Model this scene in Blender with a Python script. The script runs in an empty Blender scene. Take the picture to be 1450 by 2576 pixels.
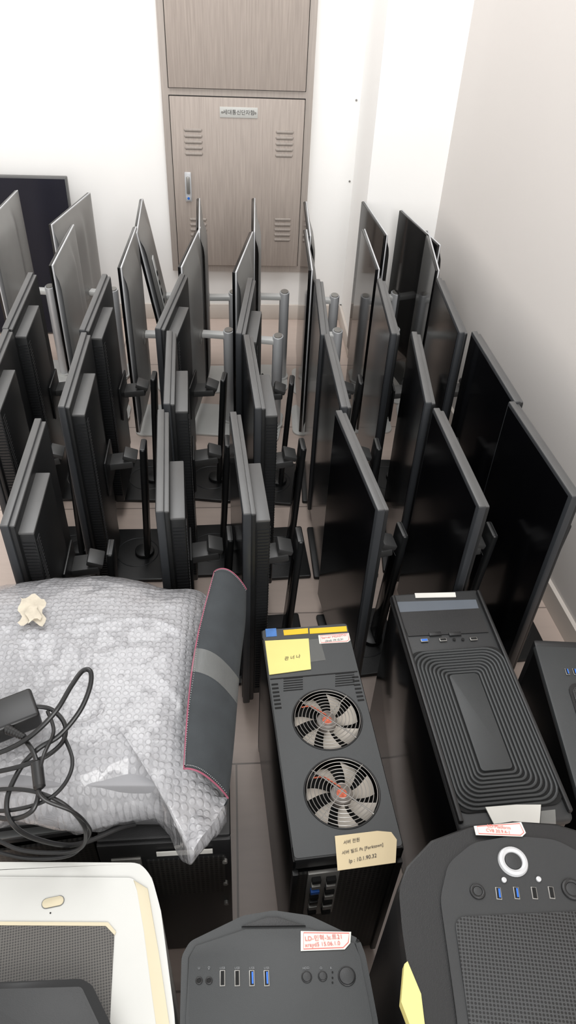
import bpy, bmesh, math, random
from mathutils import Vector, Matrix, noise
random.seed(7)
sc = bpy.context.scene
try:
    sc.view_settings.view_transform = 'Standard'
except Exception:
    pass

# ------------------------------------------------------------------ camera
CAMH = 1.55
F = 1860.0
PITCH, ROLL, YAW = math.radians(41), math.radians(3.0), math.radians(5.6)
fwd = Vector((math.sin(YAW)*math.cos(PITCH), math.cos(YAW)*math.cos(PITCH), -math.sin(PITCH)))
r0 = Vector((math.cos(YAW), -math.sin(YAW), 0))
u0 = r0.cross(fwd)
RR = r0*math.cos(ROLL)+u0*math.sin(ROLL)
UU = -r0*math.sin(ROLL)+u0*math.cos(ROLL)
cd = bpy.data.cameras.new('camera')
cam = bpy.data.objects.new('camera', cd)
sc.collection.objects.link(cam)
R = Matrix((RR, UU, -fwd)).transposed()
cam.matrix_world = Matrix.Translation((0, 0, CAMH)) @ R.to_4x4()
cd.sensor_fit = 'VERTICAL'; cd.sensor_height = 36; cd.lens = F/2576*36
cd.clip_start = 0.01
sc.camera = cam

# survey helpers: where a sighted point of the room lies on a known plane
def ray(u, v):
    return fwd + RR*((u-725)/F) - UU*((v-1288)/F)
def W(u, v, z):
    d = ray(u, v); t = (z-CAMH)/d.z
    return Vector((0, 0, CAMH))+d*t
def PY(u, v, y):
    d = ray(u, v); t = y/d.y
    return Vector((0, 0, CAMH))+d*t

# ------------------------------------------------------------------ materials
def lin(c):
    c /= 255
    return c/12.92 if c <= .04045 else ((c+.055)/1.055)**2.4
def C(r, g, b):
    return (lin(r), lin(g), lin(b), 1)
def newmat(name):
    m = bpy.data.materials.new(name); m.use_nodes = True
    nt = m.node_tree
    return m, nt, nt.nodes['Principled BSDF']
def mat(name, rgb, rough=.5, metal=0, var=.08, ns=12, bump=0, bs=300, stretch=(1, 1, 1), spec=.5):
    m, nt, p = newmat(name)
    tc = nt.nodes.new('ShaderNodeTexCoord'); mp = nt.nodes.new('ShaderNodeMapping')
    mp.inputs['Scale'].default_value = stretch
    nt.links.new(tc.outputs['Object'], mp.inputs['Vector'])
    n = nt.nodes.new('ShaderNodeTexNoise'); n.inputs['Scale'].default_value = ns
    n.inputs['Detail'].default_value = 4
    nt.links.new(mp.outputs[0], n.inputs['Vector'])
    cr = nt.nodes.new('ShaderNodeValToRGB')
    c = C(*rgb)
    cr.color_ramp.elements[0].position = .3; cr.color_ramp.elements[1].position = .7
    cr.color_ramp.elements[0].color = tuple(x*(1-var) for x in c[:3])+(1,)
    cr.color_ramp.elements[1].color = tuple(min(1, x*(1+var)) for x in c[:3])+(1,)
    nt.links.new(n.outputs['Fac'], cr.inputs[0]); nt.links.new(cr.outputs[0], p.inputs['Base Color'])
    p.inputs['Roughness'].default_value = rough; p.inputs['Metallic'].default_value = metal
    p.inputs['Specular IOR Level'].default_value = spec
    if bump:
        n2 = nt.nodes.new('ShaderNodeTexNoise'); n2.inputs['Scale'].default_value = bs
        nt.links.new(mp.outputs[0], n2.inputs['Vector'])
        b = nt.nodes.new('ShaderNodeBump'); b.inputs['Strength'].default_value = bump; b.inputs['Distance'].default_value = .001
        nt.links.new(n2.outputs['Fac'], b.inputs['Height']); nt.links.new(b.outputs[0], p.inputs['Normal'])
    return m
def perf(name, rgb, hole, scale, rot=(0, 0, 0), th=.33, metal=0):
    m, nt, p = newmat(name)
    tc = nt.nodes.new('ShaderNodeTexCoord'); mp = nt.nodes.new('ShaderNodeMapping')
    mp.inputs['Rotation'].default_value = rot
    nt.links.new(tc.outputs['Object'], mp.inputs['Vector'])
    v = nt.nodes.new('ShaderNodeTexVoronoi'); v.voronoi_dimensions = '2D'
    v.inputs['Scale'].default_value = scale; v.inputs['Randomness'].default_value = 0
    nt.links.new(mp.outputs[0], v.inputs['Vector'])
    cr = nt.nodes.new('ShaderNodeValToRGB')
    cr.color_ramp.elements[0].position = th; cr.color_ramp.elements[1].position = th+.07
    cr.color_ramp.elements[0].color = C(*hole); cr.color_ramp.elements[1].color = C(*rgb)
    nt.links.new(v.outputs['Distance'], cr.inputs[0]); nt.links.new(cr.outputs[0], p.inputs['Base Color'])
    b = nt.nodes.new('ShaderNodeBump'); b.inputs['Strength'].default_value = .6; b.inputs['Distance'].default_value = .001
    nt.links.new(cr.outputs[0], b.inputs['Height']); nt.links.new(b.outputs[0], p.inputs['Normal'])
    p.inputs['Roughness'].default_value = .45; p.inputs['Metallic'].default_value = metal
    return m

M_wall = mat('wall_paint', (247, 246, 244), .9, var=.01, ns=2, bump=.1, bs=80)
M_wallR = mat('wall_paint_with_shade', (212, 207, 203), .9, var=.01, ns=2, bump=.1, bs=80)  # same wall paint, darkened: the right wall's shade is put into its colour
M_base = mat('baseboard_vinyl', (210, 202, 194), .6, var=.03)
M_cab = mat('cabinet_laminate', (166, 155, 147), .5, var=.12, ns=9, stretch=(22, 22, .8), bump=.15, bs=20)
M_cabf = mat('cabinet_frame_laminate', (170, 161, 154), .5, var=.08, ns=9, stretch=(22, 22, .8))
M_dark = mat('gap_black', (14, 14, 14), .9, var=.02)
M_white = mat('white_plastic', (190, 190, 186), .4, var=.02)
M_cream = mat('aged_white_plastic', (192, 182, 156), .45, var=.03)
M_paper = mat('paper', (208, 206, 200), .8, var=.03)
M_yel = mat('sticky_note_yellow', (216, 204, 128), .8, var=.03)
M_yels = mat('yellow_sticker', (220, 180, 30), .6, var=.05)
M_manila = mat('manila_paper', (206, 189, 154), .8, var=.04)
M_red = mat('red_print', (214, 112, 104), .7, var=.05)
M_pink = mat('pink_stitching', (140, 74, 92), .8, var=.15, ns=90)
M_ink = mat('ink', (62, 58, 58), .8, var=.05)
M_print = mat('silk_screen_print', (120, 122, 124), .7, var=.05)
M_chr = mat('chrome', (165, 162, 158), .28, .85, var=.04)
M_steel = mat('steel', (150, 148, 144), .4, .6, var=.08)
M_blue = mat('usb_blue', (38, 100, 190), .4, var=.05)
M_bl2 = mat('blue_sticker', (60, 110, 175), .5, var=.2, ns=60)
M_blk = mat('black_plastic', (25, 25, 26), .42, var=.1, bump=.25, bs=900)
M_blkr = mat('black_monitor_housing', (21, 22, 23), .42, var=.12, bump=.2, bs=700)
M_rib = mat('vent_rib_plastic', (27, 28, 30), .45, var=.1)
M_bez = mat('tv_frame_and_painted_top_light', (78, 78, 78), .4, var=.06, bump=.12, bs=900)  # skylight on monitor tops put into the gray; also the TV frame
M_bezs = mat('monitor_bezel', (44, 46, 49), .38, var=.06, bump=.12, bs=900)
M_post = mat('stand_plastic', (24, 25, 26), .38, var=.1)
M_arm2 = mat('stand_arm_plastic', (56, 56, 56), .42, var=.08)
M_gry = mat('dark_gray_plastic', (42, 43, 44), .48, var=.06, bump=.25, bs=900)
M_gry2 = mat('case_top_gray', (49, 51, 52), .48, var=.05, bump=.25, bs=1100)
M_bgray = mat('blue_gray_plastic', (84, 90, 98), .45, var=.04)
M_blks = mat('black_steel_panel', (13, 13, 14), .3, .2, var=.08)
M_gloss = mat('gloss_black', (9, 9, 10), .15, var=.05)
M_scr = mat('screen_glass', (6, 6, 8), .07, var=.05, spec=.35)
M_scr2 = mat('matte_screen', (7, 7, 9), .16, var=.05, spec=.22)
M_tv = mat('tv_panel', (20, 21, 33), .35, var=.08, spec=.3)
M_sil = mat('silver_aluminium', (146, 145, 143), .4, .25, var=.05, bump=.12, bs=900)
M_sil2 = mat('silver_stand', (190, 191, 193), .36, .2, var=.05)
M_silb = mat('silver_base', (200, 200, 197), .45, .1, var=.04)
M_arm = mat('light_gray_arm', (200, 200, 198), .5, var=.03)
M_blade = mat('fan_blade_plastic', (184, 176, 166), .4, var=.06)
M_orange = mat('orange_label', (206, 104, 76), .6, var=.3, ns=150)
M_hub = mat('fan_hub_plastic', (110, 103, 97), .4, var=.08)
M_mat = mat('desk_mat_rubber', (48, 52, 55), .85, var=.12, ns=30, bump=.4, bs=600)
M_cable = mat('cable_rubber', (18, 18, 19), .38, var=.1)
M_perf = perf('perforated_top_grille', (56, 57, 58), (12, 12, 12), 240)
M_perf2 = perf('perforated_rear_grille', (42, 41, 39), (8, 8, 8), 130, (math.radians(90), 0, 0))
M_perfw = perf('perforated_dark_mesh', (84, 81, 77), (42, 40, 38), 300)
M_vent = mat('metal_grey_trim', (110, 112, 112), .4, .5)

def tape_mat():
    m, nt, p = newmat('clear_tape')
    n = nt.nodes.new('ShaderNodeTexNoise'); n.inputs['Scale'].default_value = 40
    b = nt.nodes.new('ShaderNodeBump'); b.inputs['Strength'].default_value = .3; b.inputs['Distance'].default_value = .002
    nt.links.new(n.outputs['Fac'], b.inputs['Height']); nt.links.new(b.outputs[0], p.inputs['Normal'])
    p.inputs['Base Color'].default_value = C(180, 180, 176); p.inputs['Roughness'].default_value = .2
    p.inputs['Alpha'].default_value = .2
    return m
M_tape = tape_mat()
def wrap_mat():
    m, nt, p = newmat('bubble_wrap_plastic')
    tc = nt.nodes.new('ShaderNodeTexCoord')
    v = nt.nodes.new('ShaderNodeTexVoronoi'); v.voronoi_dimensions = '2D'
    v.inputs['Scale'].default_value = 95; v.inputs['Randomness'].default_value = .3
    nt.links.new(tc.outputs['Object'], v.inputs['Vector'])
    cr = nt.nodes.new('ShaderNodeValToRGB'); cr.color_ramp.interpolation = 'EASE'
    cr.color_ramp.elements[0].position = .28; cr.color_ramp.elements[0].color = (1, 1, 1, 1)
    cr.color_ramp.elements[1].position = .5; cr.color_ramp.elements[1].color = (0, 0, 0, 1)
    nt.links.new(v.outputs['Distance'], cr.inputs[0])
    n = nt.nodes.new('ShaderNodeTexNoise'); n.inputs['Scale'].default_value = 18; n.inputs['Detail'].default_value = 7
    n.inputs['Distortion'].default_value = 2.5; n.inputs['Roughness'].default_value = .6
    nt.links.new(tc.outputs['Object'], n.inputs['Vector'])
    b1 = nt.nodes.new('ShaderNodeBump'); b1.inputs['Strength'].default_value = .6; b1.inputs['Distance'].default_value = .002
    b2 = nt.nodes.new('ShaderNodeBump'); b2.inputs['Strength'].default_value = .35; b2.inputs['Distance'].default_value = .012
    nt.links.new(cr.outputs[0], b1.inputs['Height']); nt.links.new(n.outputs['Fac'], b2.inputs['Height'])
    nt.links.new(b2.outputs[0], b1.inputs['Normal']); nt.links.new(b1.outputs[0], p.inputs['Normal'])
    c2 = nt.nodes.new('ShaderNodeValToRGB')
    c2.color_ramp.elements[0].position = .3; c2.color_ramp.elements[0].color = C(150, 150, 153)
    c2.color_ramp.elements[1].position = .7; c2.color_ramp.elements[1].color = C(178, 178, 181)
    nt.links.new(n.outputs['Fac'], c2.inputs[0])
    mx = nt.nodes.new('ShaderNodeMix'); mx.data_type = 'RGBA'; mx.blend_type = 'MIX'
    nt.links.new(c2.outputs[0], mx.inputs[6]); mx.inputs[7].default_value = C(182, 182, 185)
    mp_ = nt.nodes.new('ShaderNodeMath'); mp_.operation = 'MULTIPLY'; mp_.inputs[1].default_value = .6
    nt.links.new(cr.outputs[0], mp_.inputs[0]); nt.links.new(mp_.outputs[0], mx.inputs[0])
    nt.links.new(mx.outputs[2], p.inputs['Base Color'])
    p.inputs['Roughness'].default_value = .14; p.inputs['Alpha'].default_value = .74
    p.inputs['Coat Weight'].default_value = .8; p.inputs['Coat Roughness'].default_value = .04
    return m
M_wrap = wrap_mat()
M_card = mat('wrapped_item_cover', (134, 134, 137), .6, var=.12, ns=5)
def floor_mat():
    m, nt, p = newmat('floor_tile')
    tc = nt.nodes.new('ShaderNodeTexCoord')
    br = nt.nodes.new('ShaderNodeTexBrick')
    br.inputs['Scale'].default_value = 1; br.inputs['Brick Width'].default_value = .9
    br.inputs['Row Height'].default_value = .45; br.inputs['Mortar Size'].default_value = .0022
    br.inputs['Color1'].default_value = C(204, 186, 175); br.inputs['Color2'].default_value = C(198, 181, 171)
    br.inputs['Mortar'].default_value = C(134, 122, 114)
    nt.links.new(tc.outputs['Object'], br.inputs['Vector'])
    mp = nt.nodes.new('ShaderNodeMapping'); mp.inputs['Scale'].default_value = (2, 14, 1)
    nt.links.new(tc.outputs['Object'], mp.inputs[0])
    n = nt.nodes.new('ShaderNodeTexNoise'); n.inputs['Scale'].default_value = 4; n.inputs['Detail'].default_value = 6
    nt.links.new(mp.outputs[0], n.inputs['Vector'])
    mx = nt.nodes.new('ShaderNodeMix'); mx.data_type = 'RGBA'; mx.blend_type = 'MULTIPLY'
    mx.inputs[0].default_value = .15
    nt.links.new(br.outputs['Color'], mx.inputs[6]); nt.links.new(n.outputs['Fac'], mx.inputs[7])
    nt.links.new(mx.outputs[2], p.inputs['Base Color'])
    p.inputs['Roughness'].default_value = .35
    return m
M_floor = floor_mat()

# ------------------------------------------------------------------ mesh builder
class MB:
    def __init__(s):
        s.bm = bmesh.new(); s.mats = []
    def mi(s, m):
        if m not in s.mats: s.mats.append(m)
        return s.mats.index(m)
    def add(s, tb, m, X=None):
        i = s.mi(m)
        if X is not None: bmesh.ops.transform(tb, matrix=X, verts=tb.verts)
        for f in tb.faces: f.material_index = i
        me = bpy.data.meshes.new('t'); tb.to_mesh(me); tb.free()
        s.bm.from_mesh(me); bpy.data.meshes.remove(me)
    def xform(s, X):
        bmesh.ops.transform(s.bm, matrix=X, verts=s.bm.verts)
    def box(s, c, d, m, bev=0, rot=None, seg=2):
        tb = bmesh.new(); bmesh.ops.create_cube(tb, size=1)
        bmesh.ops.scale(tb, vec=d, verts=tb.verts)
        if bev: bmesh.ops.bevel(tb, geom=tb.edges[:], offset=bev, segments=seg, affect='EDGES', profile=.5)
        X = Matrix.Translation(c)
        if rot is not None: X = X @ rot
        s.add(tb, m, X)
    def cyl(s, c, r, h, m, rot=None, seg=32, r2=None, bev=0, sc=(1, 1, 1)):
        tb = bmesh.new()
        bmesh.ops.create_cone(tb, cap_ends=True, segments=seg, radius1=r, radius2=r if r2 is None else r2, depth=h)
        if bev:
            e = [x for x in tb.edges if abs(x.verts[0].co.z-x.verts[1].co.z) < 1e-6]
            bmesh.ops.bevel(tb, geom=e, offset=bev, segments=2, affect='EDGES', profile=.5)
        bmesh.ops.scale(tb, vec=sc, verts=tb.verts)
        X = Matrix.Translation(c)
        if rot is not None: X = X @ rot
        s.add(tb, m, X)
    def prism(s, pts, z0, z1, m, bev=0, X=None, seg=2):
        tb = bmesh.new()
        a = sum(pts[i][0]*pts[(i+1) % len(pts)][1]-pts[(i+1) % len(pts)][0]*pts[i][1] for i in range(len(pts)))
        if a < 0: pts = pts[::-1]
        lo = [tb.verts.new((p[0], p[1], z0)) for p in pts]
        hi = [tb.verts.new((p[0], p[1], z1)) for p in pts]
        n = len(pts)
        tb.faces.new(lo[::-1]); tf = tb.faces.new(hi)
        for i in range(n): tb.faces.new((lo[i], lo[(i+1) % n], hi[(i+1) % n], hi[i]))
        if bev:
            bmesh.ops.bevel(tb, geom=list(tf.edges), offset=bev, segments=seg, affect='EDGES', profile=.5)
        s.add(tb, m, X)
    def tube(s, pts, r, m, closed=False, seg=8, flat=1, X=None):
        pts = [Vector(p) for p in pts]; n = len(pts)
        tb = bmesh.new(); rings = []
        nrm = None
        for i, p in enumerate(pts):
            if closed: t = pts[(i+1) % n]-pts[i-1]
            else: t = pts[min(i+1, n-1)]-pts[max(i-1, 0)]
            t.normalize()
            if nrm is None:
                nrm = Vector((0, 0, 1)) if abs(t.z) < .9 else Vector((1, 0, 0))
            nrm = (nrm-t*nrm.dot(t)).normalized()
            b = t.cross(nrm)
            rr = r[i] if isinstance(r, (list, tuple)) else r
            rings.append([tb.verts.new(p+(nrm*math.cos(a)*flat+b*math.sin(a))*rr) for a in [2*math.pi*k/seg for k in range(seg)]])
        for i in range(n if closed else n-1):
            A, B = rings[i], rings[(i+1) % n]
            for k in range(seg): tb.faces.new((A[k], A[(k+1) % seg], B[(k+1) % seg], B[k]))
        if not closed:
            tb.faces.new(rings[0][::-1]); tb.faces.new(rings[-1])
        bmesh.ops.recalc_face_normals(tb, faces=tb.faces)
        s.add(tb, m, X)
    def grid(s, P, m):
        tb = bmesh.new()
        V = [[tb.verts.new(p) for p in row] for row in P]
        for i in range(len(V)-1):
            for j in range(len(V[0])-1):
                tb.faces.new((V[i][j], V[i+1][j], V[i+1][j+1], V[i][j+1]))
        s.add(tb, m)
    def plate(s, outer, holes, z0, z1, m):
        cu = bpy.data.curves.new('p', 'CURVE'); cu.dimensions = '2D'; cu.fill_mode = 'BOTH'
        cu.extrude = (z1-z0)/2
        for pl in [outer]+holes:
            sp = cu.splines.new('POLY'); sp.points.add(len(pl)-1)
            for i, p in enumerate(pl): sp.points[i].co = (p[0], p[1], 0, 1)
            sp.use_cyclic_u = True
        ob = bpy.data.objects.new('p', cu); sc.collection.objects.link(ob)
        bpy.context.view_layer.update()
        me = bpy.data.meshes.new_from_object(ob.evaluated_get(bpy.context.evaluated_depsgraph_get()))
        tb = bmesh.new(); tb.from_mesh(me)
        bpy.data.objects.remove(ob); bpy.data.curves.remove(cu); bpy.data.meshes.remove(me)
        s.add(tb, m, Matrix.Translation((0, 0, (z0+z1)/2)))
    def mesh(s, name, smooth=35):
        me = bpy.data.meshes.new(name); s.bm.to_mesh(me); s.bm.free()
        for m in s.mats: me.materials.append(m)
        for p in me.polygons: p.use_smooth = True
        me.set_sharp_from_angle(angle=math.radians(smooth))
        return me
def place(name, me, X=None):
    ob = bpy.data.objects.new(name, me); sc.collection.objects.link(ob)
    if X is not None: ob.matrix_world = X
    return ob
def text(body, size, m, parent, X, name='lettering', align='CENTER', shear=0):
    cu = bpy.data.curves.new(name, 'FONT'); cu.body = body; cu.size = size; cu.align_x = align; cu.align_y = 'CENTER'
    cu.extrude = .00008; cu.shear = shear
    cu.materials.append(m)
    ob = bpy.data.objects.new(name, cu); sc.collection.objects.link(ob)
    ob.parent = parent; ob.matrix_local = X
    return ob
def circ(cx, cy, r, n=48):
    return [(cx+r*math.cos(2*math.pi*i/n), cy+r*math.sin(2*math.pi*i/n)) for i in range(n)]
def rrect(w, h, r, n=6, cx=0, cy=0):
    o = []
    for q_, (sx, sy, a0) in enumerate(((1, 1, 0), (-1, 1, 90), (-1, -1, 180), (1, -1, 270))):
        for k in range(n+1):
            a = math.radians(a0+90*k/n)
            o.append((cx+sx*(w/2-r)+r*math.cos(a), cy+sy*(h/2-r)+r*math.sin(a)))
    return o
def rpoly(pts, r, n=5):
    """round corners of a polygon"""
    o = []; N = len(pts)
    for i in range(N):
        p = Vector(pts[i][:2]); a = Vector(pts[i-1][:2]); b = Vector(pts[(i+1) % N][:2])
        da = (a-p); db = (b-p); k = min(r, da.length*.45, db.length*.45)
        A = p+da.normalized()*k; B = p+db.normalized()*k
        for j in range(n+1):
            t = j/n
            o.append(tuple(A*(1-t)**2+p*2*t*(1-t)+B*t*t))
    return o
def smooth(pts, n=8, closed=False):
    pts = [Vector(p) for p in pts]; o = []; N = len(pts)
    for i in range(N if closed else N-1):
        if closed: p0, p1, p2, p3 = pts[i-1], pts[i], pts[(i+1) % N], pts[(i+2) % N]
        else: p0, p1, p2, p3 = pts[max(i-1, 0)], pts[i], pts[i+1], pts[min(i+2, N-1)]
        for k in range(n):
            t = k/n
            o.append(.5*((2*p1)+(p2-p0)*t+(2*p0-5*p1+4*p2-p3)*t*t+(3*p1-p0-3*p2+p3)*t**3))
    if not closed: o.append(pts[-1])
    return o

# ------------------------------------------------------------------ room
YB = W(650, 800, 0).y
xA = (PY(925, 0, YB).x + PY(890, 500, YB).x)/2
YP = 2.76
cR = (PY(1200, 0, YP) + PY(1103, 510, YP))/2
fR = W(1408, 1570, 0)
dirR = Vector((fR.x-cR.x, fR.y-YP))
xR0 = cR.x
slope = dirR.x/dirR.y
def xr(y): return xR0+slope*(y-YP)
ZT = 2.4; XL = -2.6; YN = -1.6
b = MB(); b.box(((XL+2)/2, (YB+YN)/2, -.05), (2-XL+.6, YB-YN+.4, .1), M_floor); place('floor', b.mesh('floor'))
b = MB(); b.box(((XL+xA)/2, YB+.05, ZT/2), (xA-XL+.1, .1, ZT), M_wall); place('wall_back', b.mesh('wall_back'))
b = MB(); b.box(((xA+xR0+.1)/2, (YP+YB+.1)/2, ZT/2), (xR0+.1-xA, YB+.1-YP, ZT), M_wall); place('wall_pillar', b.mesh('wall_pillar'))
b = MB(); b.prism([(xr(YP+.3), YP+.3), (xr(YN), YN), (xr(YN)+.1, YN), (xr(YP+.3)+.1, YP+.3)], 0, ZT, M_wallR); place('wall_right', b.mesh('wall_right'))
b = MB(); b.box((XL-.05, (YB+YN)/2, ZT/2), (.1, YB-YN, ZT), M_wall); place('wall_left', b.mesh('wall_left'))
b = MB(); b.box(((XL+xA)/2, YB-.006, .035), (xA-XL, .012, .07), M_base, .002); place('baseboard_back', b.mesh('bb'))
b = MB(); b.box((xA-.006, (YP+YB)/2, .035), (.012, YB-YP, .07), M_base, .002)
b.box(((xA+xR0)/2-.006, YP-.006, .035), (xR0-xA, .012, .07), M_base, .002); place('baseboard_pillar', b.mesh('bb'))
b = MB(); b.prism([(xr(YP), YP), (xr(YN), YN), (xr(YN)-.012, YN), (xr(YP)-.012, YP)], 0, .07, M_base); place('baseboard_right', b.mesh('bb'))

# ------------------------------------------------------------------ wall cabinet
yc = YB-.035
bl = PY(438, 683, yc); br = PY(756, 683, yc); tl = PY(388, 0, yc); tr = PY(811, 0, yc)
x0 = (bl.x+tl.x)/2; x1 = (br.x+tr.x)/2; zb = (bl.z+br.z)/2; zt = 1.95
b = MB(); fy = .035
b.box(((x0+x1)/2, YB-fy/2, (zb+zt)/2), (x1-x0, fy, zt-zb), M_cabf, .002)
lt = (PY(421, 241, yc).z+PY(779, 250, yc).z)/2; lb = (PY(446, 664, yc).z+PY(757, 667, yc).z)/2
ub = (PY(418, 218, yc).z+PY(783, 229, yc).z)/2
dx0 = x0+.028; dx1 = x1-.03
def door(z0, z1):
    b.box(((dx0+dx1)/2, yc-.0005, (z0+z1)/2), (dx1-dx0+.006, .002, z1-z0+.006), M_dark)
    b.box(((dx0+dx1)/2, yc-.005, (z0+z1)/2), (dx1-dx0, .012, z1-z0), M_cab, .0015)
door(lb, lt); door(ub, zt-.03)
yf = yc-.011
RX = Matrix.Rotation(math.radians(90), 4, 'X')
for (ux, uy) in ((487, 357), (716, 362), (500, 578), (711, 578)):
    c = PY(ux, uy, yf)
    for k in range(5):
        z = c.z+(k-2)*.021
        b.box((c.x, yf-.001, z), (.068, .006, .011), M_cabf, .004, Matrix.Rotation(math.radians(14), 4, 'X'))
        b.box((c.x, yf-.0003, z-.0065), (.06, .0012, .0012), M_hub)
c = PY(474, 470, yf)
b.box((c.x, yf-.002, c.z), (.026, .006, .112), M_sil2, .003)
b.box((c.x, yf-.009, c.z+.008), (.013, .01, .066), M_steel, .004)
b.cyl((c.x, yf-.008, c.z-.04), .009, .012, M_sil2, RX)
b.cyl((c.x, yf-.0145, c.z-.04), .005, .002, M_blue, RX)
c = PY(601, 283, yf)
b.box((c.x, yf-.001, c.z), (.142, .003, .036), M_white, .0008)
for sx in (-.062, .062): b.cyl((c.x+sx, yf-.003, c.z), .004, .002, M_steel, RX, seg=16)
cab = place('wall_terminal_cabinet', b.mesh('wall_terminal_cabinet'))
text('세대통신단자함', .0185, M_ink, cab, Matrix.Translation((c.x, yf-.0032, c.z)) @ RX)
b = MB()
for (u, v) in ((897, 252), (880, 456)):
    q = PY(u, v, YB); b.cyl((q.x, YB-.001, q.z), .004, .003, M_steel, RX, seg=12)
place('wall_screw', b.mesh('wall_screw'))
q = PY(884, 620, YB); b = MB()
b.box((q.x, YB-.005, q.z), (.03, .01, .09), M_cream, .002); b.box((q.x, YB-.011, q.z), (.012, .004, .03), M_dark, .001)
place('wall_outlet', b.mesh('wall_outlet'))

# ------------------------------------------------------------------ monitors
ZTOP, ZBOT = .645, .045
def black_monitor(box=True):
    b = MB(); Wd, H = .345, ZTOP-ZBOT; zc = (ZTOP+ZBOT)/2
    b.box((0, 0, zc), (.016, Wd, H), M_bezs, .003)
    b.box((0, 0, ZTOP-.003), (.0145, Wd-.003, .0085), M_bez, .002)  # top cap in the gray with skylight painted in
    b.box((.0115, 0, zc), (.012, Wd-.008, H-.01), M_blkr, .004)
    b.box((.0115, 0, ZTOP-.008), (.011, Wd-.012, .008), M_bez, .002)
    b.box((-.0082, .003, zc), (.0016, Wd-.02, H-.016), M_scr2)
    if box:
        bx = .031
        b.box((bx, -.07, zc-.006), (.03, .18, H-.05), M_blkr, .004)
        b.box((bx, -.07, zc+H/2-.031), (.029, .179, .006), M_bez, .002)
        for k in range(60):
            z = .09+k*.0085
            b.box((bx+.001, -.161, z), (.022, .003, .003), M_rib)
            if 10 < k: b.box((.0464, -.145, z), (.0012, .02, .003), M_rib)
    else:
        b.box((.022, 0, zc-.01), (.014, .2, .34), M_blkr, .006)
        for k in range(14): b.box((.0295, 0, zc+.05+k*.007), (.001, .12, .003), M_rib)
        b.box((.036, 0, .345), (.02, .09, .09), M_post, .004)
    b.box((.049, .0, .345), (.006, .11, .11), M_post, .003)
    # hinge arm
    b.box((.078, .02, .352), (.07, .05, .02), M_arm2, .003, Matrix.Rotation(math.radians(-8), 4, 'Y'))
    b.box((.104, .02, .372), (.036, .046, .014), M_arm2, .003, Matrix.Rotation(math.radians(20), 4, 'Y'))
    rot = Matrix.Rotation(math.radians(3), 4, 'Y')
    b.box((.129, .025, .205), (.016, .056, .395), M_post, .006, rot, 3)
    b.box((.1385, .025, .4), (.013, .05, .004), M_arm2, .002, rot)
    b.box((.1205, .025, .18), (.003, .03, .3), M_gloss, .001, rot)
    b.prism(rrect(.19, .215, .006, 3, .075, .02), .001, .011, M_blkr, .002)
    b.tube([(p[0], p[1], .0112) for p in circ(.09, .025, .06, 40)], .0012, M_bezs, True, 6)
    b.cyl((.11, .025, .016), .028, .012, M_post, bev=.003)
    return b.mesh('black_monitor')
def silver_aio(co=.12, tilt=0, ports=False):
    b = MB(); Wd, H = .33, .59; zc = .35
    b.box((0, 0, zc), (.008, Wd, H), M_gloss, .002)
    b.box((-.0045, 0, zc), (.0012, Wd-.004, H-.004), M_scr)
    b.box((.006, 0, zc), (.005, Wd+.002, H+.002), M_sil2, .002)
    n = 24
    P = []
    for i in range(n+1):
        row = []
        for j in range(n+1):
            a = -1+2*i/n; c = -1+2*j/n
            h = max(0, (1-a**4))*max(0, (1-c**6))
            st = 1/(1+math.exp((a-.25)*26))*1/(1+math.exp((abs(c)-.86)*40))
            row.append((.009+.010*h**.6+.012*st, a*(Wd/2-.002), zc+c*(H/2-.002)))
        P.append(row)
    b.grid(P, M_sil)
    if ports:
        b.box((.031, -.115, .36), (.003, .034, .36), M_arm, .001)
        for k in range(9): b.box((.033, -.115, .21+k*.034), (.003, .015, .014 if k % 3 else .024), M_dark)
    b.tube([(.0312, p[0], p[1]) for p in circ(-.03, zc, .024, 28)], .0008, M_steel, True, 6)
    if tilt:
        T0 = Matrix.Translation((.03, 0, zc))
        b.xform(T0 @ Matrix.Rotation(math.radians(tilt), 4, 'Y') @ T0.inverted())
    b.box(((.03+co)/2, 0, .345), (co-.03, .03, .018), M_arm, .004)
    b.cyl((co, 0, .185), .018, .36, M_sil2, seg=40, bev=.002, sc=(1, 1.3, 1))
    b.cyl((co, 0, .3665), .0138, .003, M_steel, seg=32, sc=(1, 1.3, 1))
    b.prism(rrect(.165, .2, .03, 6, co/2, -.01), .001, .007, M_silb, .002)
    b.cyl((co, 0, .009), .026, .006, M_silb, sc=(1, 1.25, 1))
    return b.mesh('silver_monitor')
ME_B = black_monitor(); ME_B2 = black_monitor(False)
ME_S = silver_aio(); ME_S2 = silver_aio(.08); ME_S3 = silver_aio(.12, -9, True)
def mon(name, me, far, near, zt):
    A = W(far[0], far[1], zt); B = W(near[0], near[1], zt)
    c = (A+B)/2; d = A-B
    yaw = math.atan2(-d.x, d.y)
    X = Matrix.Translation((c.x, c.y, 0)) @ Matrix.Rotation(yaw, 4, 'Z')
    return place(name, me, X)
rows = [
 [((95, 1055), (10, 1320)), ((405, 1035), (402, 1280)), ((587, 1038), (622, 1290)), ((855, 1038), (957, 1275)), ((1100, 1030), (1213, 1270)), ((1295, 1020), (1440, 1235))],
 [((12, 835), (-60, 1005)), ((210, 840), (155, 1018)), ((426, 840), (420, 1005)), ((620, 843), (650, 1025)), ((823, 843), (866, 1020)), ((1044, 840), (1078, 1005)), ((1197, 838), (1300, 1005))],
 [((75, 690), (15, 820)), ((262, 693), (208, 825)), ((455, 698), (402, 815)), ((628, 707), (603, 828)), ((800, 710), (814, 832)), ((958, 708), (990, 830)), ((1108, 706), (1160, 828))]]
for r_ in rows:
    for (a, c_) in r_: mon('computer_monitor', ME_B2 if a[0] > 780 else ME_B, a, c_, ZTOP)
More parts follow.
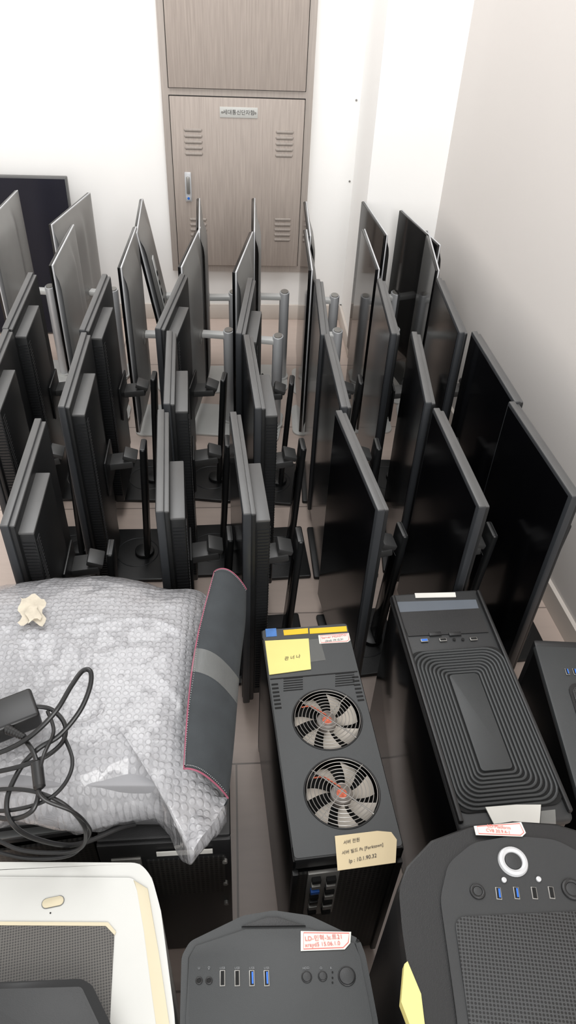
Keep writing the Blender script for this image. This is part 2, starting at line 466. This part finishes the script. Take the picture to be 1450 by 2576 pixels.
rows = [
 [((175, 575), (133, 655)), ((335, 578), (303, 663)), ((495, 580), (457, 660)), ((627, 593), (594, 672)), ((768, 583), (780, 672)), ((915, 580), (948, 672)), ((1075, 586), (1098, 672))],
 [((30, 488), (-30, 550)), ((205, 498), (145, 548)), ((385, 503), (376, 570)), ((498, 507), (497, 575)), ((637, 505), (636, 575)), ((768, 515), (776, 583)), ((918, 513), (965, 583)), ((1016, 519), (1100, 595))]]
for ri, r_ in enumerate(rows):
    for k, (a, c_) in enumerate(r_):
        me = ME_S
        if ri == 1 and k == 7: me = ME_S2
        if ri == 1 and k == 2: me = ME_S3
        mon('silver_all_in_one_computer', me, a, c_, .665 if me is ME_S2 else ZTOP)

# television panel leaning on the back wall
q = PY(172, 447, YB-.09)
b = MB(); tw, th = 1.0, q.z+.01
b.box((-tw/2, 0, th/2), (tw, .03, th), M_bez, .004)
b.box((-tw/2, -.016, th/2), (tw-.012, .002, th-.012), M_tv)
b.box((-tw/2, .02, th*.4), (tw*.7, .02, th*.5), M_blkr, .006)
place('television_panel', b.mesh('television_panel'), Matrix.Translation((q.x, q.y-.06, .003)) @ Matrix.Rotation(math.radians(-3), 4, 'X'))

# ------------------------------------------------------------------ towers
class Tower:
    def __init__(s, tl, tr, br, bl, z):
        s.h = z
        A, B, D, E = W(*tl, z), W(*tr, z), W(*br, z), W(*bl, z)
        c = (A+B+D+E)/4; d = (A+B)/2-(D+E)/2
        s.yaw = math.atan2(-d.x, d.y)
        s.X = Matrix.Translation((c.x, c.y, 0)) @ Matrix.Rotation(s.yaw, 4, 'Z')
        s.I = s.X.inverted(); s.w = ((A-B).length+(D-E).length)/2; s.l = d.length
        s.b = MB()
    def q(s, u, v, z=None):
        p = s.I @ W(u, v, s.h if z is None else z)
        return (p.x, p.y)
    def poly(s, px, z0, z1, m, bev=0, rnd=0, seg=2):
        pts = [s.q(u, v, z1) for u, v in px]
        if rnd: pts = rpoly(pts, rnd)
        s.b.prism(pts, z0, z1, m, bev, seg=seg)
    def usb(s, u, v, m, w=.0048, l=.0125, z=None):
        z = s.h if z is None else z
        x, y = s.q(u, v, z)
        s.b.box((x, y, z+.0003), (w+.0022, l+.0022, .0012), M_steel, .0003)
        s.b.box((x, y, z+.0012), (w, l, .0012), M_dark)
        s.b.box((x+.0008, y, z+.0018), (w*.45, l*.85, .001), m)
    def disc(s, u, v, r, m, h=.002, z=None, bev=.0005):
        z = s.h if z is None else z
        x, y = s.q(u, v, z)
        s.b.cyl((x, y, z+h/2), r, h, m, bev=bev)
    def ring(s, u, v, R, r, m, z=None):
        z = s.h if z is None else z
        x, y = s.q(u, v, z)
        s.b.tube([(p[0], p[1], z+.0005) for p in circ(x, y, R, 36)], r, m, True, 8)
    def text(s, body, size, u, v, z, ob, m=None, rot=0, shear=0):
        x, y = s.q(u, v, z)
        text(body, size, m or M_ink, ob, Matrix.Translation((x, y, z+.0006)) @ Matrix.Rotation(math.radians(rot), 4, 'Z'), shear=shear)
    def done(s, name):
        return place(name, s.b.mesh(name), s.X)
def redlabel(T, px, z):
    T.poly(px, z-.0006, z+.0004, M_paper)
    pts = [T.q(u, v, z) for u, v in px]
    c = Vector((sum(p[0] for p in pts)/len(pts), sum(p[1] for p in pts)/len(pts)))
    inner = [(c.x+(p[0]-c.x)*.9, c.y+(p[1]-c.y)*.82, z+.0006) for p in pts]
    T.b.tube(inner, .0006, M_red, True, 4, flat=.4)

# ---- tower with two top fans
T = Tower((657, 1580), (874, 1568), (1022, 2132), (735, 2165), .42)
w, l, h = T.w, T.l, T.h
T.b.box((0, 0, h/2-.03), (w-.008, l-.01, h-.07), M_blks, .003)
T.b.box((-w/2+.004, 0, h/2+.005), (.008, l, h-.02), M_blks, .003)
T.b.box((w/2-.004, 0, h/2+.005), (.008, l, h-.02), M_blks, .003)
T.b.box((0, l/2-.012, h/2), (w, .026, h-.002), M_blk, .006)
f1 = T.q(824, 1808); f2 = T.q(861, 1992); fr = .0615
T.b.plate(rrect(w-.006, l-.006, .006), [circ(f1[0], f1[1], fr), circ(f2[0], f2[1], fr)], h-.006, h, M_gry2)
T.b.box((0, -l/2+.012, h-.016), (w-.004, .024, .03), M_blk, .003)
for k in range(7): T.b.box((-.045, -l/2+.002, h-.006-k*.004), (.07, .003, .0015), M_gry)
for (x, y) in (f1, f2):
    T.b.tube([(p[0], p[1], h) for p in circ(x, y, fr, 64)], .0016, M_blk, True, 8)
    T.b.cyl((x, y, h-.034), fr, .002, M_dark)
    T.b.cyl((x, y, h-.014), .0185, .018, M_hub, bev=.002)
    T.b.cyl((x, y, h-.0048), .0085, .001, M_orange)
    for k in range(7):
        a0 = 2*math.pi*k/7
        P = []
        for i in range(7):
            rr = .0175+(.0575-.0175)*i/6; row = []
            for j in range(6):
                t = j/5
                a = a0+math.radians(16*(i/6))+math.radians(20+12*(i/6)-6*(i/6)**4)*(t-.5)*1.1
                row.append((x+rr*math.cos(a), y+rr*math.sin(a), h-.020+.014*t-.002*(i/6)))
            P.append(row)
        T.b.grid(P, M_blade)
    for k in range(8):
        T.b.tube([(p[0], p[1], h+.003+.0012*math.cos(k/7*1.5)) for p in circ(x, y, .013+k*.0064, 56)], .00075, M_chr, True, 6)
    for a in (45, 135):
        ca, sa = math.cos(math.radians(a))*.061, math.sin(math.radians(a))*.061
        T.b.tube([(x-ca, y-sa, h+.001), (x-ca*.9, y-sa*.9, h+.0025), (x, y, h+.003), (x+ca*.9, y+sa*.9, h+.0025), (x+ca, y+sa, h+.001)], .0011, M_chr, seg=6)
    T.b.tube(smooth([(x-.04, y+.035, h-.01), (x-.025, y+.03, h-.002), (x-.01, y+.018, h-.002), (x, y+.01, h-.003)]), .0012, M_orange, seg=6)
T.b.box((0, T.q(780, 1700)[1], h+.0002), (w-.01, .0022, .001), M_dark)
for u in (738, 868):
    for k in range(6):
        x, y = T.q(u, 1706+k*6 if u < 800 else 1694+k*6)
        T.b.box((x, y, h+.0004), (.036, .0012, .0012), M_dark)
for k in range(7):
    x, y = T.q(690, 1722+k*10); T.b.box((-w/2+.012, y, h+.0004), (.012, .003, .0012), M_dark)
    T.b.box((w/2-.012, y, h+.0004), (.012, .003, .0012), M_dark)
T.poly([(668, 1582), (695, 1580), (697, 1600), (670, 1602)], h, h+.0008, M_bl2)
T.poly([(713, 1585), (775, 1580), (776, 1593), (715, 1598)], h, h+.0008, M_yels)
T.poly([(779, 1581), (872, 1575), (874, 1588), (780, 1594)], h, h+.0008, M_yels)
redlabel(T, [(801, 1598), (878, 1592), (882, 1610), (876, 1615), (804, 1619)], h+.001)
T.poly([(740, 1612), (805, 1607), (820, 1660), (760, 1668)], h, h+.0008, M_tape)
T.poly([(667, 1612), (777, 1606), (783, 1683), (678, 1697)], h+.001, h+.0022, M_yel)
T.poly([(843, 2103), (950, 2090), (985, 2093), (999, 2112), (996, 2170), (850, 2190)], h+.002, h+.003, M_manila)
yb_ = -l/2
T.b.box((0, yb_-.001, h/2-.01), (w-.02, .004, h-.07), M_perf2)
xi = -w/2+.05
T.b.box((xi, yb_-.004, h-.12), (.05, .006, .16), M_steel, .001)
for k, mm in enumerate((M_dark, M_steel, M_blue, M_dark, M_blk, M_steel, M_dark)):
    T.b.box((xi-.012, yb_-.01, h-.055-k*.02), (.014, .009, .011), mm, .001)
    T.b.box((xi+.012, yb_-.01, h-.06-k*.02), (.015, .009, .013), M_steel if k % 2 else M_dark, .001)
for sx in (-1, 1): T.b.box((sx*(w/2-.005), yb_-.003, h/2-.01), (.01, .01, h-.05), M_blk, .002)
ob = T.done('computer_tower_with_fans')
T.text('Server M0X0TW', .0072, 841, 1602, h+.0012, ob, M_red, 2)
T.text('(2nd) 19.12.31', .0062, 841, 1611, h+.0012, ob, M_ink, 2, .2)
T.text('관 너 나', .0095, 735, 1655, h+.0023, ob, M_ink, 6, .3)
T.text('서버 전원', .0068, 884, 2117, h+.0032, ob, M_ink, 5, .3)
T.text('서버 빌드 Pc [Forktown]', .0066, 912, 2136, h+.0032, ob, M_ink, 5, .3)
T.text('Ip : 10.1.90.32', .0078, 912, 2160, h+.0032, ob, M_ink, 5, .3)

# ---- tower with concentric ribbed top
T = Tower((980, 1487), (1205, 1485), (1450, 2062), (1158, 2085), .45)
w, l, h = T.w, T.l, T.h
T.b.box((0, 0, h/2), (w-.006, l-.01, h-.012), M_gloss, .004)
T.b.box((0, 0, h-.012), (w, l, .022), M_gry, .008, seg=3)
T.b.box((-w/2+.004, 0, h+.001), (.008, l-.02, .012), M_blk, .003)
T.b.box((w/2-.004, 0, h+.001), (.008, l-.02, .012), M_blk, .003)
T.poly([(1000, 1514), (1198, 1508), (1205, 1530), (1003, 1540)], h, h+.001, M_bgray)
T.poly([(1003, 1540), (1205, 1530), (1230, 1590), (1028, 1600)], h, h+.0008, M_blk)
T.poly([(1044, 1492), (1146, 1490), (1148, 1501), (1046, 1503)], h, h+.002, M_paper)
for (u, m_) in ((1068, M_blue), (1115, M_dark), (1192, M_dark)):
    x, y = T.q(u, 1612-(u-1068)*.03); T.b.box((x, y, h+.0015), (.014, .007, .002), M_steel, .0005); T.b.box((x, y, h+.0026), (.0115, .0045, .0008), m_)
for u in (1143, 1165): T.disc(u, 1609, .003, M_dark)
for u in (1095, 1145):
    x, y = T.q(u, 1596); T.b.box((x, y, h+.0015), (.024, .008, .003), M_blk, .001)
po = [T.q(*p) for p in ((1035, 1640), (1257, 1636), (1418, 2020), (1148, 2040))]
pi_ = [T.q(*p) for p in ((1128, 1698), (1205, 1695), (1292, 1940), (1205, 1946))]
def box4(P): return (sum(p[0] for p in (P[0], P[3]))/2, sum(p[0] for p in (P[1], P[2]))/2, (P[2][1]+P[3][1])/2, (P[0][1]+P[1][1])/2)
ao, ai = box4(po), box4(pi_)
T.b.prism(rrect(ao[1]-ao[0]+.008, ao[3]-ao[2]+.008, .022, 6, (ao[0]+ao[1])/2, (ao[2]+ao[3])/2), h, h+.0015, M_dark)
for k in range(9):
    t = k/8.5
    q4 = [ao[i]*(1-t)+ai[i]*t for i in range(4)]
    pts = rrect(q4[1]-q4[0], q4[3]-q4[2], .024*(1-t)+.007, 6, (q4[0]+q4[1])/2, (q4[2]+q4[3])/2)
    T.b.tube([(p[0], p[1], h+.002) for p in pts], .0026, M_gry2, True, 8)
T.b.prism(rrect(ai[1]-ai[0]-.004, ai[3]-ai[2]-.004, .006, 5, (ai[0]+ai[1])/2, (ai[2]+ai[3])/2), h, h+.005, M_gry2, .001)
T.poly([(1222, 2030), (1300, 2024), (1362, 2024), (1358, 2078), (1250, 2085)], h+.004, h+.006, M_paper)
T.poly([(1362, 2040), (1398, 2036), (1400, 2080), (1360, 2085)], h+.003, h+.004, M_tape)
T.done('ribbed_computer_tower')

# ---- tower near the right wall
T = Tower((1340, 1622), (1545, 1612), (1720, 2100), (1495, 2110), .42)
w, l, h = T.w, T.l, T.h
T.b.box((0, 0, h/2), (w-.004, l-.01, h-.01), M_blks, .004)
T.b.box((0, 0, h-.01), (w, l, .018), M_gry2, .006)
T.b.box((0, l/2-.005, h/2), (w, .02, h), M_blk, .006)
T.b.prism(rrect(w*.62, l*.6, .02, 5, .01, -.02), h-.001, h+.001, M_blk)
T.b.prism(rrect(w*.55, l*.56, .016, 5, .01, -.02), h, h+.002, M_perf)
T.usb(1428, 1690, M_blue); T.usb(1447, 1690, M_blue); T.usb(1468, 1690, M_dark)
T.done('computer_tower')

# ---- rounded tower, lower right
T = Tower((1060, 2110), (1530, 2080), (1700, 2720), (1085, 2760), .60)
h = T.h
out = [(1050, 2640), (1030, 2480), (1008, 2330), (1000, 2235), (1022, 2178), (1085, 2112), (1180, 2076), (1290, 2066), (1400, 2070), (1490, 2098), (1560, 2150), (1590, 2210), (1640, 2330), (1690, 2480), (1740, 2640), (1770, 2760), (1075, 2790)]
T.poly(out, .02, h-.03, M_blk, .004)
T.poly([(u+(4 if u < 1300 else -4), v+6) for u, v in out], h-.035, h-.004, M_blk, .022, rnd=.01, seg=4)
pan = [(1150, 2560), (1128, 2400), (1108, 2260), (1128, 2172), (1190, 2120), (1290, 2102), (1400, 2112), (1470, 2150), (1510, 2230), (1560, 2400), (1600, 2560), (1610, 2640), (1160, 2660)]
T.poly(pan, h-.006, h, M_gry, .006, rnd=.012, seg=3)
T.poly([(1146, 2322), (1160, 2306), (1500, 2290), (1530, 2400), (1580, 2620), (1190, 2640)], h-.002, h+.002, M_perf, .001, rnd=.01)
T.ring(1291, 2168, .0148, .0045, M_sil2)
T.disc(1291, 2168, .0105, M_gry, .003)
T.ring(1202, 2243, .0075, .0022, M_blk); T.disc(1202, 2243, .0055, M_gry, .002)
T.ring(1440, 2238, .0105, .003, M_blk); T.disc(1440, 2238, .008, M_gry, .002)
for (u, v, m_) in ((1255, 2248, M_blue), (1300, 2247, M_blue), (1345, 2247, M_dark), (1388, 2246, M_dark)): T.usb(u, v, m_)
for (u, v) in ((1268, 2215), (1355, 2213)): T.disc(u, v, .0032, M_sil2, .003)
redlabel(T, [(1193, 2078), (1312, 2068), (1324, 2095), (1315, 2104), (1198, 2100)], h+.002)
T.poly([(1018, 2425), (1026, 2418), (1060, 2500), (1072, 2600), (1040, 2600), (1010, 2520)], h-.012, h+.004, M_yel)
ob = T.done('rounded_computer_tower')
T.text('LD-Platform', .0062, 1256, 2081, h+.0026, ob, M_red, 0)
T.text('CV8 20.9.4-1', .006, 1254, 2092, h+.0026, ob, M_red, 0)

# ---- front centre tower
T = Tower((468, 2370), (912, 2370), (985, 2960), (455, 2960), .51)
h = T.h
out = [(458, 2960), (453, 2560), (457, 2405), (478, 2368), (612, 2303), (690, 2290), (780, 2303), (905, 2362), (920, 2402), (950, 2560), (1010, 2960)]
T.poly(out, .02, h-.012, M_blk, .003)
T.poly(out, h-.02, h-.003, M_gry2, .006, rnd=.006, seg=3)
T.poly([(474, 2960), (468, 2560), (474, 2408), (492, 2378), (618, 2336), (780, 2334), (895, 2372), (906, 2408), (936, 2560), (990, 2960)], h-.004, h, M_gry2, .0015)
T.poly([(608, 2330), (672, 2306), (700, 2306), (770, 2328)], h-.006, h+.0005, M_blk, .001)
redlabel(T, [(757, 2342), (884, 2344), (882, 2372), (868, 2388), (757, 2392)], h+.001)
for u in (501, 526): T.ring(u, 2467, .0034, .001, M_blk); T.disc(u, 2467, .0026, M_dark, .001)
for (u, m_) in ((560, M_dark), (597, M_dark), (634, M_blue), (671, M_blue)): T.usb(u, 2461, m_, .0045, .0155)
T.ring(772, 2458, .0058, .0009, M_blk); T.disc(772, 2458, .0052, M_gry, .002)
T.ring(812, 2456, .0050, .0009, M_blk); T.disc(812, 2456, .0045, M_gry, .002)
T.ring(873, 2456, .0100, .0012, M_blk); T.disc(873, 2456, .0094, M_gry, .003, bev=.001)
for v in (2446, 2460, 2472): T.disc(837, v, .0011, M_dark, .0008, bev=0)
ob = T.done('front_panel_computer_tower')
T.text('LD-민혁-노트21', .0075, 815, 2360, h+.0016, ob, M_red, 0)
T.text('xrayd5 15.06.1.0', .0068, 812, 2376, h+.0016, ob, M_red, 0)
for (u, s) in ((501, 'U'), (526, '♀'), (560, 'USB'), (597, 'USB'), (634, 'USB'), (671, 'USB'), (770, 'HDD'), (808, 'O'), (833, 'R')):
    T.text(s, .0038, u, 2436, h+.0002, ob, M_print, 0)

# ---- white tower
T = Tower((-60, 2168), (372, 2172), (452, 2950), (-150, 2950), .51)
h = T.h
out = [(-150, 2950), (-60, 2168), (352, 2170), (382, 2205), (405, 2290), (440, 2560), (450, 2950)]
T.poly(out, .02, h-.02, M_white, .004)
T.poly(out, h-.03, h-.003, M_white, .012, rnd=.012, seg=4)
T.poly([(-140, 2940), (-54, 2205), (335, 2208), (352, 2230), (370, 2340), (392, 2560), (410, 2940)], h-.004, h, M_white, .002, rnd=.008)
T.poly([(335, 2212), (372, 2235), (400, 2400), (426, 2576), (436, 2760), (418, 2760), (385, 2520), (362, 2340), (345, 2240)], h-.004, h+.0006, M_cream, .001)
T.poly([(-60, 2322), (268, 2325), (288, 2346), (262, 2850), (-70, 2850)], h-.002, h+.0012, M_perfw, 0, rnd=.006)
T.poly([(-60, 2318), (272, 2320), (292, 2344), (288, 2352), (266, 2329), (-60, 2327)], h, h+.002, M_cream)
pts = [T.q(u, v) for u, v in ((105, 2257), (162, 2257), (162, 2283), (105, 2283))]
cx = sum(p[0] for p in pts)/4; cy = sum(p[1] for p in pts)/4
T.b.prism(rrect(.0295, .0135, .0066, 6, cx, cy), h, h+.0006, M_vent)
T.b.prism(rrect(.0275, .0115, .0056, 6, cx, cy), h, h+.002, M_cream, .0006)
T.disc(127, 2297, .001, M_dark, .0006, bev=0)
T.done('white_computer_tower')
T = Tower((-60, 2470), (225, 2464), (300, 2720), (-70, 2720), .545)
T.poly([(-90, 2474), (205, 2462), (232, 2478), (300, 2620), (320, 2740), (-110, 2740)], T.h-.031, T.h, M_gloss, .004, rnd=.004)
T.poly([(-80, 2490), (205, 2482), (270, 2620), (290, 2720), (-100, 2720)], T.h-.001, T.h+.001, M_gry, .0005, rnd=.003)
T.done('external_drive')

# ---- towers below the wrapped package
T = Tower((310, 1580), (568, 1580), (585, 2108), (238, 2112), .44)
w, l, h = T.w, T.l, T.h
T.b.box((0, 0, h/2), (w-.004, l-.01, h-.006), M_blks, .003)
T.b.box((0, 0, h-.006), (w, l, .014), M_blk, .005)
T.b.box((0, -l/2, h/2), (w, .01, h-.01), M_blk, .003)
T.b.box((.03, -l/2-.006, h-.12), (w*.6, .004, .13), M_perf2)
T.b.box((-w*.3, -l/2-.006, h-.12), (.045, .005, .15), M_steel, .001)
for k in range(3): T.b.box((.02, -l/2+.02+k*.012, h+.001), (w*.6, .004, .002), M_dark)
T.b.box((0.03, -l/2-.009, h-.03), (.085, .002, .012), M_paper)
for k in range(3): T.b.cyl((w/2-.01, -l/2-.008, h-.07-k*.08), .004, .006, M_steel, RX, seg=12)
T.done('computer_tower')
T = Tower((-70, 1580), (275, 1580), (228, 2112), (-140, 2112), .43)
w, l, h = T.w, T.l, T.h
T.b.box((0, 0, h/2), (w-.004, l-.01, h-.006), M_blks, .003)
T.b.box((0, 0, h-.006), (w, l, .014), M_blk, .005)
T.b.box((0, -l/2+.03, h+.003), (w*.9, .02, .004), M_vent, .001)
T.b.box((0, -l/2+.008, h+.003), (w*.9, .012, .004), M_vent, .001)
T.b.box((0, -l/2-.002, h-.1), (w*.9, .004, .16), M_perf2)
T.done('computer_tower')

# ------------------------------------------------------------------ bubble-wrapped package
zt_ = .60; ze = .53
outl = [(-190, 1520), (-60, 1490), (60, 1466), (150, 1455), (250, 1450), (340, 1460), (420, 1480), (508, 1492), (545, 1560), (550, 1700), (545, 1850),
        (562, 2000), (560, 2040), (520, 2090), (478, 2138), (450, 2100), (432, 2062), (385, 2030), (300, 2038), (200, 2062), (100, 2045), (0, 2030), (-120, 2040), (-200, 1900), (-215, 1700)]
OW = smooth([W(u, v, ze) for u, v in outl], 10, True)
cW = W(250, 1760, zt_)
NR = 80
P = []
for i in range(NR+1):
    t = i/NR; row = []
    for k in range(len(OW)+1):
        o = OW[k % len(OW)]
        x = cW.x+(o.x-cW.x)*t; y = cW.y+(o.y-cW.y)*t
        z = zt_-(zt_-ze)*t**5
        nz = noise.fractal(Vector((x*11, y*11, 3)), 1, 2, 4)*.003+noise.noise(Vector((x*40, y*40, 9)))*.0012
        wx = x+.03*noise.noise(Vector((x*8, y*8, 7)))
        ridg = (1-abs(noise.noise(Vector((wx*9+4, y*16, 1)))))**10*.003
        near = max(0, min(1, (cW.y-.03-y)*6))
        cr_ = noise.noise(Vector((x*34, y*24, 4)))*.006*near
        z += (nz+ridg+cr_)*min(1, t*3+.3)
        row.append(Vector((x, y, z)))
    P.append(row)
for s_ in range(1, 7):
    t = s_/6; row = []
    for k in range(len(OW)+1):
        o = P[NR][k]
        inw = .012*math.sin(t*3.1)+-.02*t + .004*noise.noise(Vector((o.x*60, o.y*60, t*5)))
        d = Vector((o.x-cW.x, o.y-cW.y)).normalized()
        row.append(Vector((o.x+d.x*inw, o.y+d.y*inw, o.z-(ze-.455)*t)))
    P.append(row)
b = MB(); b.grid(P, M_wrap)
inn = [W(u, v, .57) for u, v in ((-160, 1530), (470, 1520), (470, 1980), (-170, 1980))]
b.prism(rpoly([(p.x, p.y) for p in inn], .02), .46, .575, M_card, .006)
def film(px, z, amp, n=14):
    A, B_, C_, D_ = [W(u, v, z) for u, v in px]
    G = []
    for i in range(n+1):
        r_ = []
        for j in range(n+1):
            s, t = i/n, j/n
            p = A*(1-s)*(1-t)+B_*s*(1-t)+C_*s*t+D_*(1-s)*t
            q = noise.noise_vector(Vector((p.x*28, p.y*28, z*9)))
            r_.append(p+Vector((q.x*.3, q.y*.3, q.z))*amp)
        G.append(r_)
    b.grid(G, M_wrap)
film([(430, 2010), (575, 2000), (490, 2145), (440, 2080)], .55, .014)
wrap = place('bubble_wrapped_package', b.mesh('bubble_wrapped_package', 180))
b = MB()
G = []
for i in range(9):
    r_ = []
    for j in range(9):
        p = W(50+62*j/8+6*math.sin(i*1.3), 1504+66*i/8+8*math.sin(j), .608)
        q = noise.noise(Vector((p.x*60, p.y*60, 2)))
        r_.append(p+Vector((0, 0, .005*q+.003)))
    G.append(r_)
M_mask = mat('masking_tape', (186, 177, 160), .6, var=.15, ns=60)
b.grid(G, M_mask)
b.grid([[p+Vector((.004, -.006, .004)) for p in row[2:7]] for row in G[3:8]], M_mask)
place('masking_tape_scrap', b.mesh('masking_tape_scrap', 180))

# ------------------------------------------------------------------ desk mat curled over the package
Lf = smooth([W(u, v, z) for u, v, z in ((540, 1438, .635), (520, 1510, .632), (500, 1590, .63), (484, 1680, .628), (473, 1780, .626), (466, 1880, .622), (463, 1935, .62))], 8)
Rt = smooth([W(u, v, z) for u, v, z in ((620, 1482, .60), (618, 1560, .585), (606, 1660, .575), (598, 1760, .57), (590, 1860, .565), (580, 1960, .56), (574, 2008, .56))], 8)
b = MB(); G = []; n = 14
for i in range(len(Lf)):
    row = []
    for j in range(n+1):
        t = j/n
        p = Lf[i]*(1-t)+Rt[i]*t
        p = p+Vector((0, 0, .022*math.sin(math.pi*t)**.8+.002*noise.noise(p*25)))
        row.append(p)
    for j in range(1, 7):
        a = j/6*math.pi*.5
        e = Rt[i]
        row.append(e+Vector((-.006*(1-math.cos(a)), 0, -.022*math.sin(a))))
    G.append(row)
b.grid(G, M_mat)
path = [G[0][j] for j in range(n, -1, -1)]+[g[0] for g in G]+[G[-1][j] for j in range(n+1)]
b.tube(path, .0013, M_pink, seg=6)
i0, i1 = 20, 25
TB = []
for i in range(i0, i1+1):
    TB.append([G[i][j]+Vector((0, 0, .0018)) for j in range(0, n+4)])
b.grid(TB, M_tape)
dm = place('rolled_desk_mat', b.mesh('desk_mat', 60))
b2 = MB()
c_ = (Lf[len(Lf)//2]+Rt[len(Rt)//2])/2
for k in range(0, len(path)-1):
    for t in (.0, .5):
        p = path[k].lerp(path[k+1], t)
        d = (c_-p); d.z = 0; d.normalize()
        b2.box(p+d*.004+Vector((0, 0, .002)), (.0012, .0012, .0008), M_vent)
st = place('stitching', b2.mesh('stitching')); st.parent = dm

# ------------------------------------------------------------------ power adapter and cables
T = Tower((-80, 1738), (40, 1748), (78, 1812), (-60, 1870), .655)
T.b.box((0, 0, .634), (.10, .052, .032), M_cable, .005, seg=3)
adp = T.done('power_adapter')
b = MB()
def cable(pts, r, mb=b):
    mb.tube(smooth([W(u, v, z) for u, v, z in pts], 10), r, M_cable, seg=10)
cable([(58, 1790, .645), (85, 1778, .645), (130, 1785, .64), (162, 1820, .64), (160, 1862, .64), (120, 1900, .645), (60, 1925, .64), (0, 1940, .63), (-60, 1950, .62)], .0032)
cable([(-40, 1905, .63), (20, 1885, .64), (80, 1850, .66), (140, 1790, .68), (180, 1725, .69), (208, 1688, .69), (228, 1690, .69), (226, 1730, .68), (200, 1790, .665), (150, 1850, .65), (95, 1885, .645), (50, 1935, .63), (18, 2010, .62), (30, 2070, .61), (90, 2110, .57), (190, 2125, .52), (300, 2085, .5), (340, 2075, .49)], .0034)
cable([(22, 1838, .64), (50, 1850, .645), (80, 1885, .65), (95, 1930, .65), (98, 1990, .64), (80, 2040, .63), (30, 2060, .61), (-40, 2050, .6)], .0032)
cable([(160, 1850, .64), (182, 1910, .64), (170, 1960, .64), (130, 2005, .635), (70, 2030, .625), (0, 2040, .61), (-50, 2030, .6)], .0026)
cable([(120, 1790, .64), (135, 1840, .65), (110, 1900, .66), (95, 1970, .65), (110, 2010, .64), (180, 2040, .62), (215, 2070, .59), (225, 2100, .55), (180, 2150, .52), (90, 2160, .51), (20, 2150, .51), (-40, 2130, .51)], .0026)
cable([(-40, 1990, .62), (30, 1985, .63), (100, 1995, .635), (170, 2030, .62), (215, 2090, .58), (190, 2140, .53), (60, 2140, .52), (-30, 2100, .52)], .0028)
p0 = W(92, 1915, .655); p1 = W(100, 1985, .65)
b.tube([p0, p0.lerp(p1, .08), p0.lerp(p1, .92), p1], [.004, .0078, .0078, .004], M_cable, seg=16)
p0 = W(18, 1834, .645); p1 = W(62, 1855, .648)
b.tube([p0.lerp(p1, k/14) for k in range(15)], [.0065-.0002*k+(.0008 if k % 2 else 0) for k in range(15)], M_cable, seg=14)
cb = place('cable', b.mesh('cable')); cb.parent = adp; cb.matrix_parent_inverse = T.I

# ------------------------------------------------------------------ light
w_ = bpy.data.worlds.new('world'); sc.world = w_; w_.use_nodes = True
bg = w_.node_tree.nodes['Background']
bg.inputs[0].default_value = (1, .995, .985, 1); bg.inputs[1].default_value = 1.2
def area(name, loc, target, sx, sy, power, col=(1, 1, 1)):
    ld = bpy.data.lights.new(name, 'AREA'); ld.shape = 'RECTANGLE'; ld.size = sx; ld.size_y = sy
    ld.energy = power; ld.color = col
    o = bpy.data.objects.new(name, ld); sc.collection.objects.link(o)
    o.location = loc; o.rotation_euler = (Vector(target)-Vector(loc)).to_track_quat('-Z', 'Y').to_euler()
    return o
area('window_daylight', (.6, -1.5, 2.3), (.0, 2.8, .8), 1.8, 1.4, 75, (1, .995, .98))
area('added_overhead_fill', (-.3, 2.0, 2.7), (-.3, 2.0, 0), 1.4, 1.4, 30)  # added overhead fill, no seen fixture, brightens the walls
